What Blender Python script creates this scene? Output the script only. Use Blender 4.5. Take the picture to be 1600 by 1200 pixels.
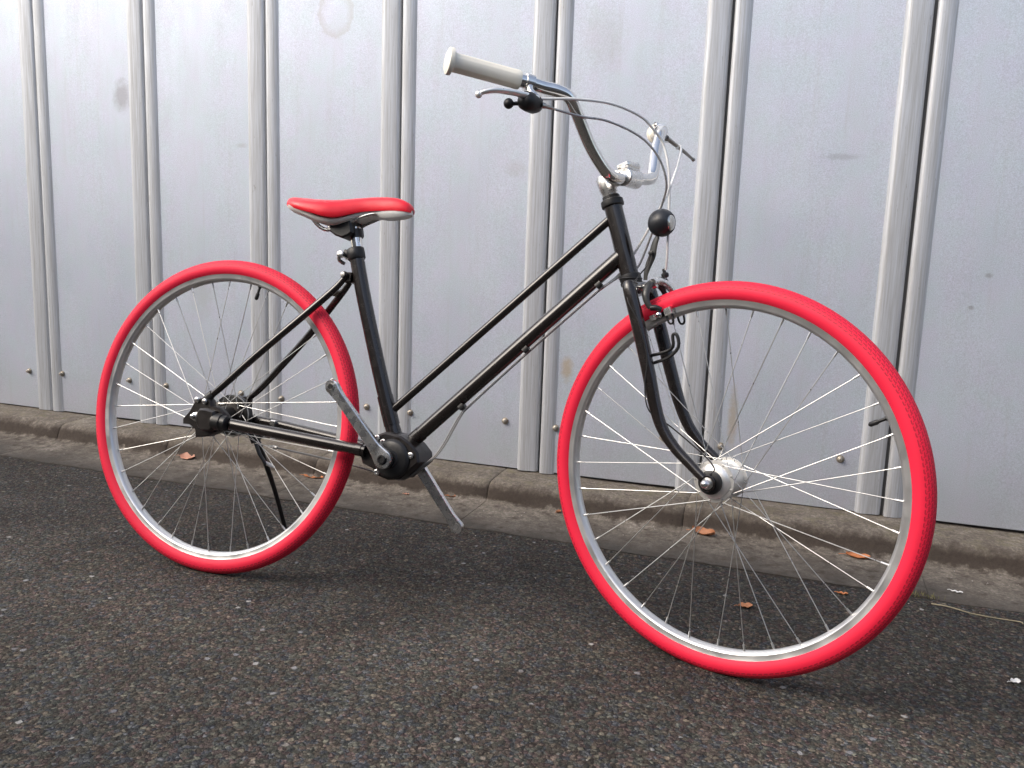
import bpy, math, random
from mathutils import Vector as V, Matrix as M
random.seed(7)
R = math.radians
scene = bpy.context.scene
for o in list(bpy.data.objects): bpy.data.objects.remove(o)
COL = scene.collection

# ------------------------------------------------------------------ camera
cam = bpy.data.cameras.new('camera'); co = bpy.data.objects.new('camera', cam); COL.objects.link(co)
yaw, pitch, roll = -0.347794932, 0.160486997, 0.0356413172
fwd = V((math.sin(yaw)*math.cos(pitch), math.cos(yaw)*math.cos(pitch), -math.sin(pitch)))
rgt = V((math.cos(yaw), -math.sin(yaw), 0)); upv = rgt.cross(fwd)
r2 = math.cos(roll)*rgt + math.sin(roll)*upv; u2 = -math.sin(roll)*rgt + math.cos(roll)*upv
mm = M((r2, u2, -fwd)).transposed().to_4x4(); mm.translation = V((1.22990841, -1.45235373, 0.730679468))
co.matrix_world = mm
cam.sensor_fit = 'HORIZONTAL'; cam.sensor_width = 36; cam.lens = 36*1331.01716/1600
cam.clip_start = 0.02; cam.clip_end = 400
scene.camera = co

# ------------------------------------------------------------------ light
SUN_EL, SUN_AZ = 40, 228          # degrees; azimuth clockwise from +y
w = bpy.data.worlds.new('World'); scene.world = w; w.use_nodes = True
nt = w.node_tree; bg = nt.nodes['Background']
sky = nt.nodes.new('ShaderNodeTexSky'); sky.sky_type = 'NISHITA'; sky.sun_disc = False
sky.sun_elevation = R(SUN_EL); sky.sun_rotation = R(SUN_AZ); sky.air_density = 1.0; sky.dust_density = 4.0; sky.ozone_density = 1.0
hs = nt.nodes.new('ShaderNodeHueSaturation'); hs.inputs['Saturation'].default_value = 0.75     # thin high cloud
nt.links.new(sky.outputs[0], hs.inputs['Color']); nt.links.new(hs.outputs[0], bg.inputs[0]); bg.inputs[1].default_value = 0.15
sl = bpy.data.lights.new('sun', 'SUN'); so = bpy.data.objects.new('sun', sl); COL.objects.link(so)
sl.energy = 0.62; sl.angle = R(60); sl.color = (1.0, 0.93, 0.79)
sd = V((math.sin(R(SUN_AZ))*math.cos(R(SUN_EL)), math.cos(R(SUN_AZ))*math.cos(R(SUN_EL)), math.sin(R(SUN_EL))))
so.rotation_euler = (-sd).to_track_quat('-Z', 'Y').to_euler()
scene.view_settings.view_transform = 'Standard'; scene.view_settings.look = 'None'
scene.view_settings.exposure = 0.96; scene.view_settings.gamma = 1.0
scene.view_settings.use_curve_mapping = False

# ------------------------------------------------------------------ material helpers
class N:
    def __init__(s, name):
        s.m = bpy.data.materials.new(name); s.m.use_nodes = True
        s.t = s.m.node_tree; s.b = s.t.nodes['Principled BSDF']
    def n(s, typ, **k):
        x = s.t.nodes.new(typ)
        for a, v in k.items():
            if a.startswith('i_'):
                x.inputs[a[2:].replace('_', ' ')].default_value = v
            else: setattr(x, a, v)
        return x
    def l(s, a, b): s.t.links.new(a, b)
    def pos(s): return s.n('ShaderNodeNewGeometry').outputs['Position']
    def obj(s): return s.n('ShaderNodeTexCoord').outputs['Object']
    def uv(s): return s.n('ShaderNodeTexCoord').outputs['UV']
    def math(s, op, a, b=None, c=None, clamp=False):
        x = s.n('ShaderNodeMath', operation=op, use_clamp=clamp)
        for i, v in enumerate((a, b, c)):
            if v is None: continue
            if isinstance(v, (int, float)): x.inputs[i].default_value = v
            else: s.l(v, x.inputs[i])
        return x.outputs[0]
    def noise(s, co, scale, detail=3, rough=0.5, dist=0.0):
        x = s.n('ShaderNodeTexNoise'); s.l(co, x.inputs['Vector'])
        x.inputs['Scale'].default_value = scale; x.inputs['Detail'].default_value = detail
        x.inputs['Roughness'].default_value = rough; x.inputs['Distortion'].default_value = dist
        return x.outputs['Fac']
    def ramp(s, f, stops):
        x = s.n('ShaderNodeValToRGB'); e = x.color_ramp.elements
        while len(e) < len(stops): e.new(0.5)
        for q, (p, c) in zip(e, stops):
            q.position = p; q.color = (c if len(c) == 4 else (*c, 1)) if not isinstance(c, (int, float)) else (c, c, c, 1)
        s.l(f, x.inputs[0]); return x.outputs[0]
    def mix(s, f, a, b, mode='MIX'):
        x = s.n('ShaderNodeMix', data_type='RGBA', blend_type=mode)
        for i, v in ((0, f), (6, a), (7, b)):
            if isinstance(v, (int, float)): x.inputs[i].default_value = v
            elif isinstance(v, tuple): x.inputs[i].default_value = (*v[:3], 1)
            else: s.l(v, x.inputs[i])
        return x.outputs[2]
    def maprange(s, f, a, b, c=0.0, d=1.0):
        x = s.n('ShaderNodeMapRange'); s.l(f, x.inputs[0])
        for i, v in enumerate((a, b, c, d)): x.inputs[1+i].default_value = v
        return x.outputs[0]
    def scale(s, co, v):
        x = s.n('ShaderNodeMapping'); s.l(co, x.inputs[0]); x.inputs['Scale'].default_value = v; return x.outputs[0]
    def bump(s, h, strength, dist=0.002, prev=None):
        x = s.n('ShaderNodeBump'); s.l(h, x.inputs['Height']); x.inputs['Strength'].default_value = strength
        x.inputs['Distance'].default_value = dist
        if prev is not None: s.l(prev, x.inputs['Normal'])
        return x.outputs[0]
    def set(s, **k):
        for a, v in k.items():
            i = s.b.inputs[a.replace('_', ' ')]
            if isinstance(v, tuple): i.default_value = (*v[:3], 1) if i.type == 'RGBA' else v
            elif isinstance(v, (int, float)): i.default_value = v
            else: s.l(v, i)
        return s

def simple(name, col, rough, metal=0.0, coat=0.0, spec=0.5, var=0.12, nscale=60, bump=0.0, bscale=400):
    m = N(name); c = m.obj(); f = m.noise(c, nscale, 4)
    m.set(Base_Color=m.mix(f, tuple(x*(1-var) for x in col), tuple(min(1, x*(1+var)) for x in col)),
          Roughness=m.maprange(f, 0.3, 0.7, max(0.02, rough*0.8), min(1, rough*1.25)), Metallic=metal)
    m.b.inputs['Coat Weight'].default_value = coat; m.b.inputs['Coat Roughness'].default_value = 0.08
    m.b.inputs['Specular IOR Level'].default_value = spec
    if bump: m.set(Normal=m.bump(m.noise(c, bscale, 2), bump, 0.0005))
    return m.m
MT = {}
MT['black'] = simple('black frame paint', (0.013, 0.010, 0.009), 0.24, coat=0.5, var=0.15, bump=0.02, bscale=700)
MT['darkcast'] = simple('black cast housing', (0.012, 0.009, 0.008), 0.38, var=0.3, bump=0.25, bscale=500)
MT['plastic'] = simple('black plastic', (0.012, 0.012, 0.013), 0.42)
MT['matblack'] = simple('satin black lamp shell', (0.016, 0.018, 0.022), 0.42, coat=0.1)
MT['chrome'] = simple('chrome', (0.82, 0.81, 0.79), 0.10, 1.0, var=0.04)
MT['alu'] = simple('polished aluminium', (0.80, 0.79, 0.77), 0.27, 1.0, var=0.02, nscale=60)
MT['hub'] = simple('bright hub shell', (0.92, 0.91, 0.88), 0.33, 0.70, var=0.05)
MT['rim'] = simple('brushed rim', (0.76, 0.76, 0.755), 0.36, 0.88, var=0.02, nscale=30)
MT['steel'] = simple('dull steel', (0.42, 0.41, 0.39), 0.35, 1.0, var=0.15)
MT['spoke'] = simple('spoke steel', (0.56, 0.56, 0.55), 0.32, 0.8, var=0.05)
MT['grey'] = simple('grey painted arm', (0.055, 0.055, 0.054), 0.35, 0.3, var=0.2)
MT['run'] = simple('dull cable', (0.20, 0.20, 0.20), 0.4, 0.3)
MT['white'] = simple('white plastic', (0.85, 0.84, 0.80), 0.42, var=0.04)
MT['grip'] = simple('cream white rubber grip', (0.90, 0.86, 0.75), 0.45, var=0.04)
MT['cable'] = simple('pale cable housing', (0.42, 0.42, 0.42), 0.3, 0.4, var=0.05)
MT['whitecable'] = simple('white cable housing', (0.80, 0.80, 0.78), 0.35, var=0.03)
MT['saddle'] = simple('red vinyl', (0.82, 0.016, 0.034), 0.38, var=0.05, bump=0.12, bscale=700)
MT['lens'] = simple('lamp lens', (0.62, 0.60, 0.54), 0.08, 0.7, coat=1.0, var=0.15, nscale=200)
MT['wire'] = simple('dark wire', (0.015, 0.014, 0.014), 0.4)
MT['bolt'] = simple('weathered bolt', (0.42, 0.38, 0.32), 0.45, 0.8, var=0.35, nscale=200)

# red tyre with tread pressed in by bump from uv (u along, v across, metres)
t = N('red tyre rubber'); uv = t.uv(); sep = t.n('ShaderNodeSeparateXYZ'); t.l(uv, sep.inputs[0])
U, W = sep.outputs[0], sep.outputs[1]
aw = t.math('ABSOLUTE', W)
rowf = t.math('DIVIDE', aw, 0.0050); row = t.math('FLOOR', rowf); rf = t.math('FRACT', rowf)
line = t.math('MULTIPLY', t.math('GREATER_THAN', rf, 0.30), t.math('LESS_THAN', rf, 0.66))
ph = t.math('ADD', t.math('MULTIPLY', t.math('ADD', t.math('DIVIDE', U, 0.0105), t.math('MULTIPLY', row, 0.5)), 2*math.pi), t.math('MULTIPLY', rf, 1.6))
dash = t.math('GREATER_THAN', t.math('SINE', ph), -0.25)
notch = t.math('MULTIPLY', t.math('GREATER_THAN', t.math('SINE', t.math('ADD', ph, 2.4)), 0.80), t.math('LESS_THAN', aw, 0.0225))
crown = t.math('LESS_THAN', aw, 0.0245)
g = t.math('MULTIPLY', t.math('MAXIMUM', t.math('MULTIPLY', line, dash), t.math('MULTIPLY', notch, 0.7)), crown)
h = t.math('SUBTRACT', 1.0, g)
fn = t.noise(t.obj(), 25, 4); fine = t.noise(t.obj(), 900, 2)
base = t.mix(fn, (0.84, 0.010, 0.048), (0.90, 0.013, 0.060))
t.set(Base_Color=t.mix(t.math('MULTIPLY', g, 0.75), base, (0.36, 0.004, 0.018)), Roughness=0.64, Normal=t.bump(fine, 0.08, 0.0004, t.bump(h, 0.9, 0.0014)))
MT['tyre'] = t.m

# asphalt
a = N('asphalt'); p = a.pos()
wn = a.n('ShaderNodeTexNoise'); wn.inputs['Scale'].default_value = 140; wn.inputs['Detail'].default_value = 2; a.l(p, wn.inputs['Vector'])
wv = a.n('ShaderNodeVectorMath', operation='MULTIPLY_ADD'); a.l(wn.outputs['Color'], wv.inputs[0]); wv.inputs[1].default_value = (0.008, 0.008, 0.008); a.l(p, wv.inputs[2])
pw = wv.outputs[0]
def vor(sc_):
    v_ = a.n('ShaderNodeTexVoronoi'); v_.inputs['Scale'].default_value = sc_; a.l(pw, v_.inputs['Vector'])
    q_ = a.n('ShaderNodeSeparateColor'); a.l(v_.outputs['Color'], q_.inputs[0]); return v_, q_
vo, sc = vor(230); vm, sm_ = vor(105); vb, sb = vor(58)
HUE = [(0, (1.16, 0.92, 0.93)), (0.35, (1.10, 1.0, 0.86)), (0.65, (0.93, 1.02, 0.92)), (1, (0.84, 0.95, 1.15))]
tone = a.ramp(sc.outputs[0], [(0.0, (0.024, 0.022, 0.021)), (0.5, (0.050, 0.045, 0.041)), (0.85, (0.078, 0.070, 0.061)), (1.0, (0.13, 0.115, 0.10))])
mid = a.ramp(sm_.outputs[0], [(0.0, (0.030, 0.027, 0.026)), (0.45, (0.056, 0.050, 0.046)), (0.85, (0.105, 0.094, 0.08)), (1.0, (0.19, 0.17, 0.14))])
mask = a.math('MULTIPLY', a.math('GREATER_THAN', sm_.outputs[1], 0.52), a.ramp(vm.outputs['Distance'], [(0.30, 0.9), (0.55, 0.0)]))
hue = a.mix(1.0, a.mix(mask, tone, mid), a.ramp(sm_.outputs[2], HUE), 'MULTIPLY')
gap = a.ramp(vo.outputs['Distance'], [(0.3, 1.0), (0.8, 0.6)])
c1 = a.mix(1.0, hue, gap, 'MULTIPLY')
bigst = a.math('MULTIPLY', a.math('GREATER_THAN', sb.outputs[0], 0.965), a.ramp(vb.outputs['Distance'], [(0.22, 1.0), (0.36, 0.0)]))
c2 = a.mix(a.math('MULTIPLY', bigst, 0.8), c1, a.ramp(sb.outputs[1], [(0, (0.22, 0.18, 0.14)), (0.5, (0.15, 0.15, 0.155)), (1, (0.36, 0.34, 0.31))]))
patch = a.ramp(a.noise(p, 2.2, 5, 0.6), [(0.3, 1.35), (0.7, 2.15)])
warm = a.mix(a.noise(p, 5, 4), (1.02, 1.0, 0.97), (0.92, 1.0, 1.10))
c3 = a.mix(1.0, a.mix(1.0, c2, patch, 'MULTIPLY'), warm, 'MULTIPLY')
hh = a.math('SUBTRACT', a.math('ADD', a.math('MULTIPLY', sc.outputs[2], 0.5), a.math('MULTIPLY', mask, 0.7)), a.math('MULTIPLY', vo.outputs['Distance'], 0.7))
hh = a.math('ADD', a.math('ADD', hh, a.math('MULTIPLY', bigst, 0.8)), a.math('MULTIPLY', a.noise(p, 480, 3), 0.6))
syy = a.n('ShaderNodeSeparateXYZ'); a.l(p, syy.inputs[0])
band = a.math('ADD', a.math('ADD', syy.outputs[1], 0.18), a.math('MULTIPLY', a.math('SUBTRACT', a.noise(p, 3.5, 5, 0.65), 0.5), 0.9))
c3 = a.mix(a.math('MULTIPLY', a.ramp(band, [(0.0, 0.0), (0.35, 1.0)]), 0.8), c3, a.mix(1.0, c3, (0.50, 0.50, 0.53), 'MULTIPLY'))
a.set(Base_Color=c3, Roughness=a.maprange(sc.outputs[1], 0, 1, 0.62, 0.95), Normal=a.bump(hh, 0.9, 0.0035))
a.b.inputs['Specular IOR Level'].default_value = 0.12
MT['asphalt'] = a.m

# concrete of the kerb and gutter: dirty, mossy, dark towards the road by its own grime
k = N('dirty concrete'); p = k.pos(); sp_ = k.n('ShaderNodeSeparateXYZ'); k.l(p, sp_.inputs[0])
n1 = k.noise(p, 7, 6, 0.65); n2 = k.noise(p, 110, 5, 0.8); n3 = k.noise(p, 30, 5, 0.6)
base = k.ramp(n1, [(0.25, (0.135, 0.114, 0.094)), (0.55, (0.21, 0.184, 0.155)), (0.8, (0.30, 0.27, 0.235))])
spk = k.ramp(k.noise(p, 105, 6, 0.85), [(0.30, 0.35), (0.46, 0.85), (0.56, 1.25), (0.70, 2.2)])
c = k.mix(1.0, base, spk, 'MULTIPLY')
edgey = k.math('SUBTRACT', sp_.outputs[1], k.math('MULTIPLY', k.math('SUBTRACT', n3, 0.5), 0.10))
tar = k.ramp(k.math('ADD', edgey, k.math('MULTIPLY', k.math('SUBTRACT', n1, 0.5), 0.35)), [(0.52, 1.0), (0.55, 0.85), (0.66, 0.45), (0.74, 0.1)])
c = k.mix(tar, c, k.mix(n2, (0.035, 0.033, 0.031), (0.085, 0.078, 0.070)))
moss = k.math('MULTIPLY', k.ramp(n3, [(0.5, 0.0), (0.68, 0.7)]), k.ramp(edgey, [(0.74, 0.0), (0.80, 0.9)]))
c = k.mix(moss, c, (0.15, 0.135, 0.075))
grime = k.math('MULTIPLY', k.ramp(k.noise(p, 16, 6, 0.8), [(0.40, 0.0), (0.62, 0.8)]), 0.6)
c = k.mix(grime, c, (0.075, 0.060, 0.048))
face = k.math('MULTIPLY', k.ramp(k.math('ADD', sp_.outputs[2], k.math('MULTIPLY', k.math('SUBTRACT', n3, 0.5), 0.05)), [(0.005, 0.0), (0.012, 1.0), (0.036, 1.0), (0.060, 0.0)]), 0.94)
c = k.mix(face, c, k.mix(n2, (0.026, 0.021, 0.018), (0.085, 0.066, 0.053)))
k.set(Base_Color=c, Roughness=0.92, Normal=k.bump(n2, 1.0, 0.004, k.bump(n3, 0.45, 0.005)))
k.b.inputs['Specular IOR Level'].default_value = 0.25
MT['concrete'] = k.m

# painted aluminium of the wall
def wall_mat(name, spots):
    m = N(name); p = m.pos(); s = m.n('ShaderNodeSeparateXYZ'); m.l(p, s.inputs[0])
    lo = m.noise(p, 2.6, 4, 0.55); mid = m.noise(m.scale(p, (3, 3, 0.9)), 9, 5, 0.6); hi = m.noise(p, 420, 3, 0.7)
    col = m.mix(lo, (0.435, 0.483, 0.562), (0.505, 0.548, 0.622))
    col = m.mix(m.math('MULTIPLY', m.ramp(mid, [(0.42, 0.0), (0.75, 1.0)]), 0.35), col, (0.44, 0.455, 0.50))
    col = m.mix(1.0, col, m.ramp(hi, [(0.3, 0.78), (0.7, 1.20)]), 'MULTIPLY')
    col = m.mix(1.0, col, m.ramp(m.noise(p, 14, 3, 0.6), [(0.35, (1.025, 0.985, 1.02)), (0.65, (0.975, 1.01, 0.985))]), 'MULTIPLY')
    drip = m.math('MULTIPLY', m.ramp(m.noise(m.scale(p, (9, 9, 0.35)), 6, 5, 0.7), [(0.55, 0.0), (0.75, 1.0)]), 0.22)
    col = m.mix(drip, col, (0.36, 0.34, 0.33))
    # dirt splashed up from the ground
    low = m.math('MULTIPLY', m.ramp(m.math('ADD', s.outputs[2], m.math('MULTIPLY', m.math('SUBTRACT', mid, 0.5), 0.25)), [(0.06, 1.0), (0.28, 0.0)]), 0.30)
    col = m.mix(low, col, (0.33, 0.31, 0.29))
    for (cx, cz, rx, rz, c_, st, th) in spots:
        dx = m.math('DIVIDE', m.math('SUBTRACT', s.outputs[0], cx), rx); dz = m.math('DIVIDE', m.math('SUBTRACT', s.outputs[2], cz), rz)
        d = m.math('SQRT', m.math('ADD', m.math('MULTIPLY', dx, dx), m.math('MULTIPLY', dz, dz)))
        d = m.math('ADD', d, m.math('MULTIPLY', m.math('SUBTRACT', m.noise(p, 55, 4, 0.7), 0.5), 0.5 if th else 1.2))
        if th: f = m.ramp(d, [(0.50, 0.0), (0.88, 1.0), (1.12, 0.0)])
        else: f = m.ramp(d, [(0.35, 1.0), (1.0, 0.0)])
        col = m.mix(m.math('MULTIPLY', f, st), col, c_)
    rg = m.maprange(m.math('ADD', m.math('MULTIPLY', lo, 0.5), m.math('MULTIPLY', mid, 0.5)), 0.3, 0.7, 0.42, 0.60)
    m.set(Base_Color=col, Roughness=rg, Metallic=0.32, Normal=m.bump(hi, 0.10, 0.0006, m.bump(m.noise(m.scale(p, (1, 1, 0.45)), 3.2, 2), 0.25, 0.02)))
    m.b.inputs['Specular IOR Level'].default_value = 0.5
    return m.m
SPOTS = [(-1.064, 1.185, 0.045, 0.065, (0.20, 0.20, 0.20), 0.55, 0), (-0.234, 1.405, 0.065, 0.075, (0.32, 0.29, 0.26), 0.36, 1),
         (0.539, 0.385, 0.022, 0.045, (0.40, 0.28, 0.13), 0.55, 0), (1.019, 0.285, 0.016, 0.10, (0.36, 0.26, 0.13), 0.5, 0),
         (1.236, 0.983, 0.06, 0.010, (0.26, 0.26, 0.29), 0.4, 0), (-0.58, 1.02, 0.03, 0.010, (0.30, 0.29, 0.30), 0.4, 0),
         (0.60, 1.30, 0.07, 0.12, (0.30, 0.28, 0.27), 0.22, 0), (-0.151, 0.653, 0.007, 0.05, (0.42, 0.29, 0.15), 0.5, 0), (0.36, 0.95, 0.04, 0.03, (0.33, 0.32, 0.31), 0.3, 0),
         (-0.75, 0.55, 0.05, 0.12, (0.34, 0.33, 0.32), 0.3, 0), (1.60, 0.70, 0.012, 0.008, (0.15, 0.13, 0.12), 0.45, 0), (1.57, 0.62, 0.009, 0.006, (0.15, 0.13, 0.12), 0.45, 0)]
MT['panel'] = wall_mat('pale painted metal', SPOTS)
r_ = N('rib metal'); p = r_.pos()
st_ = r_.noise(r_.scale(p, (60, 60, 1.5)), 4, 5, 0.65); hi = r_.noise(p, 300, 3)
col = r_.mix(r_.ramp(st_, [(0.36, 0.0), (0.66, 1.0)]), (0.555, 0.58, 0.62), (0.39, 0.395, 0.40))
chip = r_.math('MULTIPLY', r_.ramp(r_.noise(r_.scale(p, (40, 40, 5)), 6, 4, 0.7), [(0.66, 0.0), (0.70, 1.0)]), 0.7)
col = r_.mix(chip, col, (0.20, 0.17, 0.15))
r_.set(Base_Color=col, Roughness=r_.maprange(st_, 0.3, 0.7, 0.42, 0.58), Metallic=0.30, Normal=r_.bump(hi, 0.08, 0.0006))
MT['rib'] = r_.m
MT['backing'] = simple('dark backing', (0.12, 0.12, 0.12), 0.8)
def leafm(name, c1, c2):
    m = N(name); c = m.obj(); f = m.noise(c, 60, 4)
    m.set(Base_Color=m.mix(f, c1, c2), Roughness=0.6, Normal=m.bump(m.noise(c, 250, 3), 0.4, 0.001)); return m.m
MT['leaf_pink'] = leafm('pinkish dry leaf', (0.40, 0.17, 0.11), (0.52, 0.27, 0.18))
MT['leaf_orange'] = leafm('orange dry leaf', (0.42, 0.13, 0.04), (0.50, 0.20, 0.08))
MT['leaf_brown'] = leafm('brown dry leaf', (0.26, 0.10, 0.045), (0.46, 0.20, 0.09))
MT['straw'] = leafm('dry straw', (0.24, 0.21, 0.13), (0.30, 0.26, 0.17))
MT['paper'] = leafm('white scrap', (0.6, 0.6, 0.6), (0.75, 0.75, 0.75))
MT['grit'] = leafm('pale grit', (0.20, 0.18, 0.16), (0.46, 0.43, 0.40))
MT['moss'] = leafm('weeds', (0.10, 0.10, 0.03), (0.16, 0.14, 0.05))
MT['shade_wall_render'] = simple('shade wall render', (0.20, 0.19, 0.175), 0.9, nscale=3)

# ------------------------------------------------------------------ mesh helpers
class G:
    def __init__(s): s.v = []; s.f = []; s.uv = None
    def add(s, vs, fs):
        o = len(s.v); s.v += [tuple(x) for x in vs]; s.f += [tuple(i+o for i in f) for f in fs]; return s
    def mesh(s, name, mat, sharp=40):
        me = bpy.data.meshes.new(name); me.from_pydata(s.v, [], s.f); me.update()
        import bmesh
        b = bmesh.new(); b.from_mesh(me); bmesh.ops.recalc_face_normals(b, faces=b.faces); b.to_mesh(me); b.free()
        me.shade_smooth()
        if sharp < 180: me.set_sharp_from_angle(angle=R(sharp))
        me.materials.append(mat); return me
    def obj(s, name, mat, parent=None, sharp=40, label=None):
        o = bpy.data.objects.new(name, s.mesh(name, mat, sharp)); COL.objects.link(o)
        if parent: o.parent = parent
        if label: o['label'] = label
        return o
def smooth(pts, n=6):
    P = [V(x) for x in pts]; out = []
    for i in range(len(P)-1):
        p0 = P[i-1] if i else P[0]*2-P[1]; p1, p2 = P[i], P[i+1]; p3 = P[i+2] if i+2 < len(P) else P[-1]*2-P[-2]
        for j in range(n):
            t = j/n
            out.append(0.5*((2*p1)+(p2-p0)*t+(2*p0-5*p1+4*p2-p3)*t*t+(3*p1-p0-3*p2+p3)*t**3))
    out.append(P[-1]); return out
def lerp_list(vals, n): # vals per control point -> per smoothed point
    out = []
    for i in range(len(vals)-1):
        for j in range(n): out.append(vals[i]+(vals[i+1]-vals[i])*j/n)
    out.append(vals[-1]); return out
def tube(g, pts, rad, n=14, sm=0, flat=None, up=None):
    """swept tube; rad number or per-point list; flat=(a,b) section scales (b along 'up')"""
    rr = rad if isinstance(rad, (list, tuple)) else [rad]*len(pts)
    if sm: rr = lerp_list(list(rr), sm); pts = smooth(pts, sm)
    P = [V(x) for x in pts]; vs = []; fs = []
    prev = None
    for i, q in enumerate(P):
        d = (P[min(i+1, len(P)-1)]-P[max(i-1, 0)]).normalized()
        if prev is None:
            u = V(up) if up else (V((0, 0, 1)) if abs(d.z) < 0.9 else V((1, 0, 0)))
        else: u = V(up) if up else prev
        u = (u-d*u.dot(d)).normalized(); prev = u; b = d.cross(u)
        fa, fb = flat if flat else (1, 1)
        for j in range(n):
            t = 2*math.pi*j/n
            vs.append(q+b*(math.cos(t)*rr[i]*fa)+u*(math.sin(t)*rr[i]*fb))
    m = len(P)
    for i in range(m-1):
        for j in range(n): fs.append((i*n+j, i*n+(j+1) % n, (i+1)*n+(j+1) % n, (i+1)*n+j))
    fs.append(tuple(range(n))[::-1]); fs.append(tuple((m-1)*n+j for j in range(n)))
    return g.add(vs, fs)
def lathe(g, c, axis, prof, n=24, cap=True, ref=None):
    """prof: list of (radius, offset along axis)"""
    c = V(c); d = V(axis).normalized(); u = V(ref) if ref else (V((0, 0, 1)) if abs(d.z) < 0.9 else V((1, 0, 0)))
    u = (u-d*u.dot(d)).normalized(); b = d.cross(u); vs = []; fs = []
    for (r, o) in prof:
        for j in range(n):
            t = 2*math.pi*j/n; vs.append(c+d*o+(u*math.cos(t)+b*math.sin(t))*r)
    for i in range(len(prof)-1):
        for j in range(n): fs.append((i*n+j, i*n+(j+1) % n, (i+1)*n+(j+1) % n, (i+1)*n+j))
    if cap:
        fs.append(tuple(range(n))[::-1]); fs.append(tuple((len(prof)-1)*n+j for j in range(n)))
    return g.add(vs, fs)
def prism(g, poly, o, ex, ey, ez, h, bev=0.0):
    """poly in (ex,ey) plane at o, extruded h along ez, optional chamfer"""
    o, ex, ey, ez = V(o), V(ex), V(ey), V(ez); n = len(poly)
    cx = sum(p[0] for p in poly)/n; cy = sum(p[1] for p in poly)/n
    def ring(z, k):
        out = []
        for (x, y) in poly:
            dx, dy = x-cx, y-cy; L = math.hypot(dx, dy) or 1; f = (L-k)/L
            out.append(o+ex*(cx+dx*f)+ey*(cy+dy*f)+ez*z)
        return out
    rings = [ring(0, bev), ring(bev, 0), ring(h-bev, 0), ring(h, bev)] if bev else [ring(0, 0), ring(h, 0)]
    vs = [v for r in rings for v in r]; fs = []
    for i in range(len(rings)-1):
        for j in range(n): fs.append((i*n+j, i*n+(j+1) % n, (i+1)*n+(j+1) % n, (i+1)*n+j))
    fs.append(tuple(range(n))[::-1]); fs.append(tuple((len(rings)-1)*n+j for j in range(n)))
    return g.add(vs, fs)
def box(g, c, ex, ey, ez, sx, sy, sz, bev=0.0):
    poly = [(-sx/2, -sy/2), (sx/2, -sy/2), (sx/2, sy/2), (-sx/2, sy/2)]
    return prism(g, poly, V(c)-V(ez)*(sz/2), ex, ey, ez, sz, bev)
def ball(g, c, r, n=16, m=10, sq=(1, 1, 1)):
    vs = []; fs = []; c = V(c)
    for i in range(m+1):
        ph = math.pi*i/m
        for j in range(n):
            t = 2*math.pi*j/n; vs.append(c+V((math.sin(ph)*math.cos(t)*r*sq[0], math.sin(ph)*math.sin(t)*r*sq[1], math.cos(ph)*r*sq[2])))
    for i in range(m):
        for j in range(n): fs.append((i*n+j, i*n+(j+1) % n, (i+1)*n+(j+1) % n, (i+1)*n+j))
    return g.add(vs, fs)
X, Y, Z = V((1, 0, 0)), V((0, 1, 0)), V((0, 0, 1))
def thing(name, label, cat, loc=(0, 0, 0), rot=(0, 0, 0), group=None):
    o = bpy.data.objects.new(name, None); COL.objects.link(o); o.location = loc; o.rotation_euler = rot
    o.empty_display_size = 0.1; o['label'] = label; o['category'] = cat
    if group: o['group'] = group
    return o
def tag(o, label, cat, group=None):
    o['label'] = label; o['category'] = cat
    if group: o['group'] = group
    return o
WALLROT = math.atan(0.00934899)

# ------------------------------------------------------------------ ground
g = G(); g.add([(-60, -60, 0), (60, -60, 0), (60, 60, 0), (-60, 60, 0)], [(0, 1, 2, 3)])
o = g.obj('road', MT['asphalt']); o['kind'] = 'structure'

# kerb of L-shaped precast blocks
kerb = bpy.data.objects.new('kerb', None); COL.objects.link(kerb); kerb['kind'] = 'structure'; kerb.rotation_euler.z = WALLROT
joints = [-1.245, -0.775, -0.205, 0.371, 0.932, 1.505]
while joints[-1] < 7: joints.append(joints[-1]+0.565)
while joints[0] > -7: joints.insert(0, joints[0]-0.545)
prof = [(0.516, -0.03), (0.516, 0.0025), (0.62, 0.002), (0.738, 0.003), (0.750, 0.008), (0.757, 0.030), (0.763, 0.043), (0.772, 0.0525), (0.786, 0.0575), (0.86, 0.0615), (1.02, 0.0625), (1.02, -0.03)]
for i in range(len(joints)-1):
    x0, x1 = joints[i]+0.0006, joints[i+1]-0.0006; n = 12; g = G(); vs = []; fs = []; m = len(prof)
    dz = random.uniform(-0.0012, 0.0012)
    xs = [x0, x0+0.004]+[x0+(x1-x0)*q/n for q in range(1, n)]+[x1-0.004, x1]
    for qi, x in enumerate(xs):
        e = 0.0022 if qi in (0, len(xs)-1) else 0
        for j, (y, z) in enumerate(prof):
            jit = 0 if (qi < 2 or qi > len(xs)-3) else random.uniform(-0.0016, 0.0016) if 2 < j < 10 else (random.uniform(-0.006, 0.006) if j in (0, 1) else 0)
            vs.append((x, y+(jit if j < 8 else 0)+(e if 3 < j < 9 else 0), z+(abs(jit) if j in (3, 4) else jit*0.6 if j > 4 and j < 11 else 0)+dz*(1 if 0 < j < 11 else 0)-(e if j > 4 and j < 11 else 0)))
    L = len(xs)
    for a_ in range(L-1):
        for j in range(m): fs.append((a_*m+j, a_*m+(j+1) % m, (a_+1)*m+(j+1) % m, (a_+1)*m+j))
    fs.append(tuple(range(m))[::-1]); fs.append(tuple((L-1)*m+j for j in range(m)))
    g.add(vs, fs); g.obj('kerb_block', MT['concrete'], kerb, 50)

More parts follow.
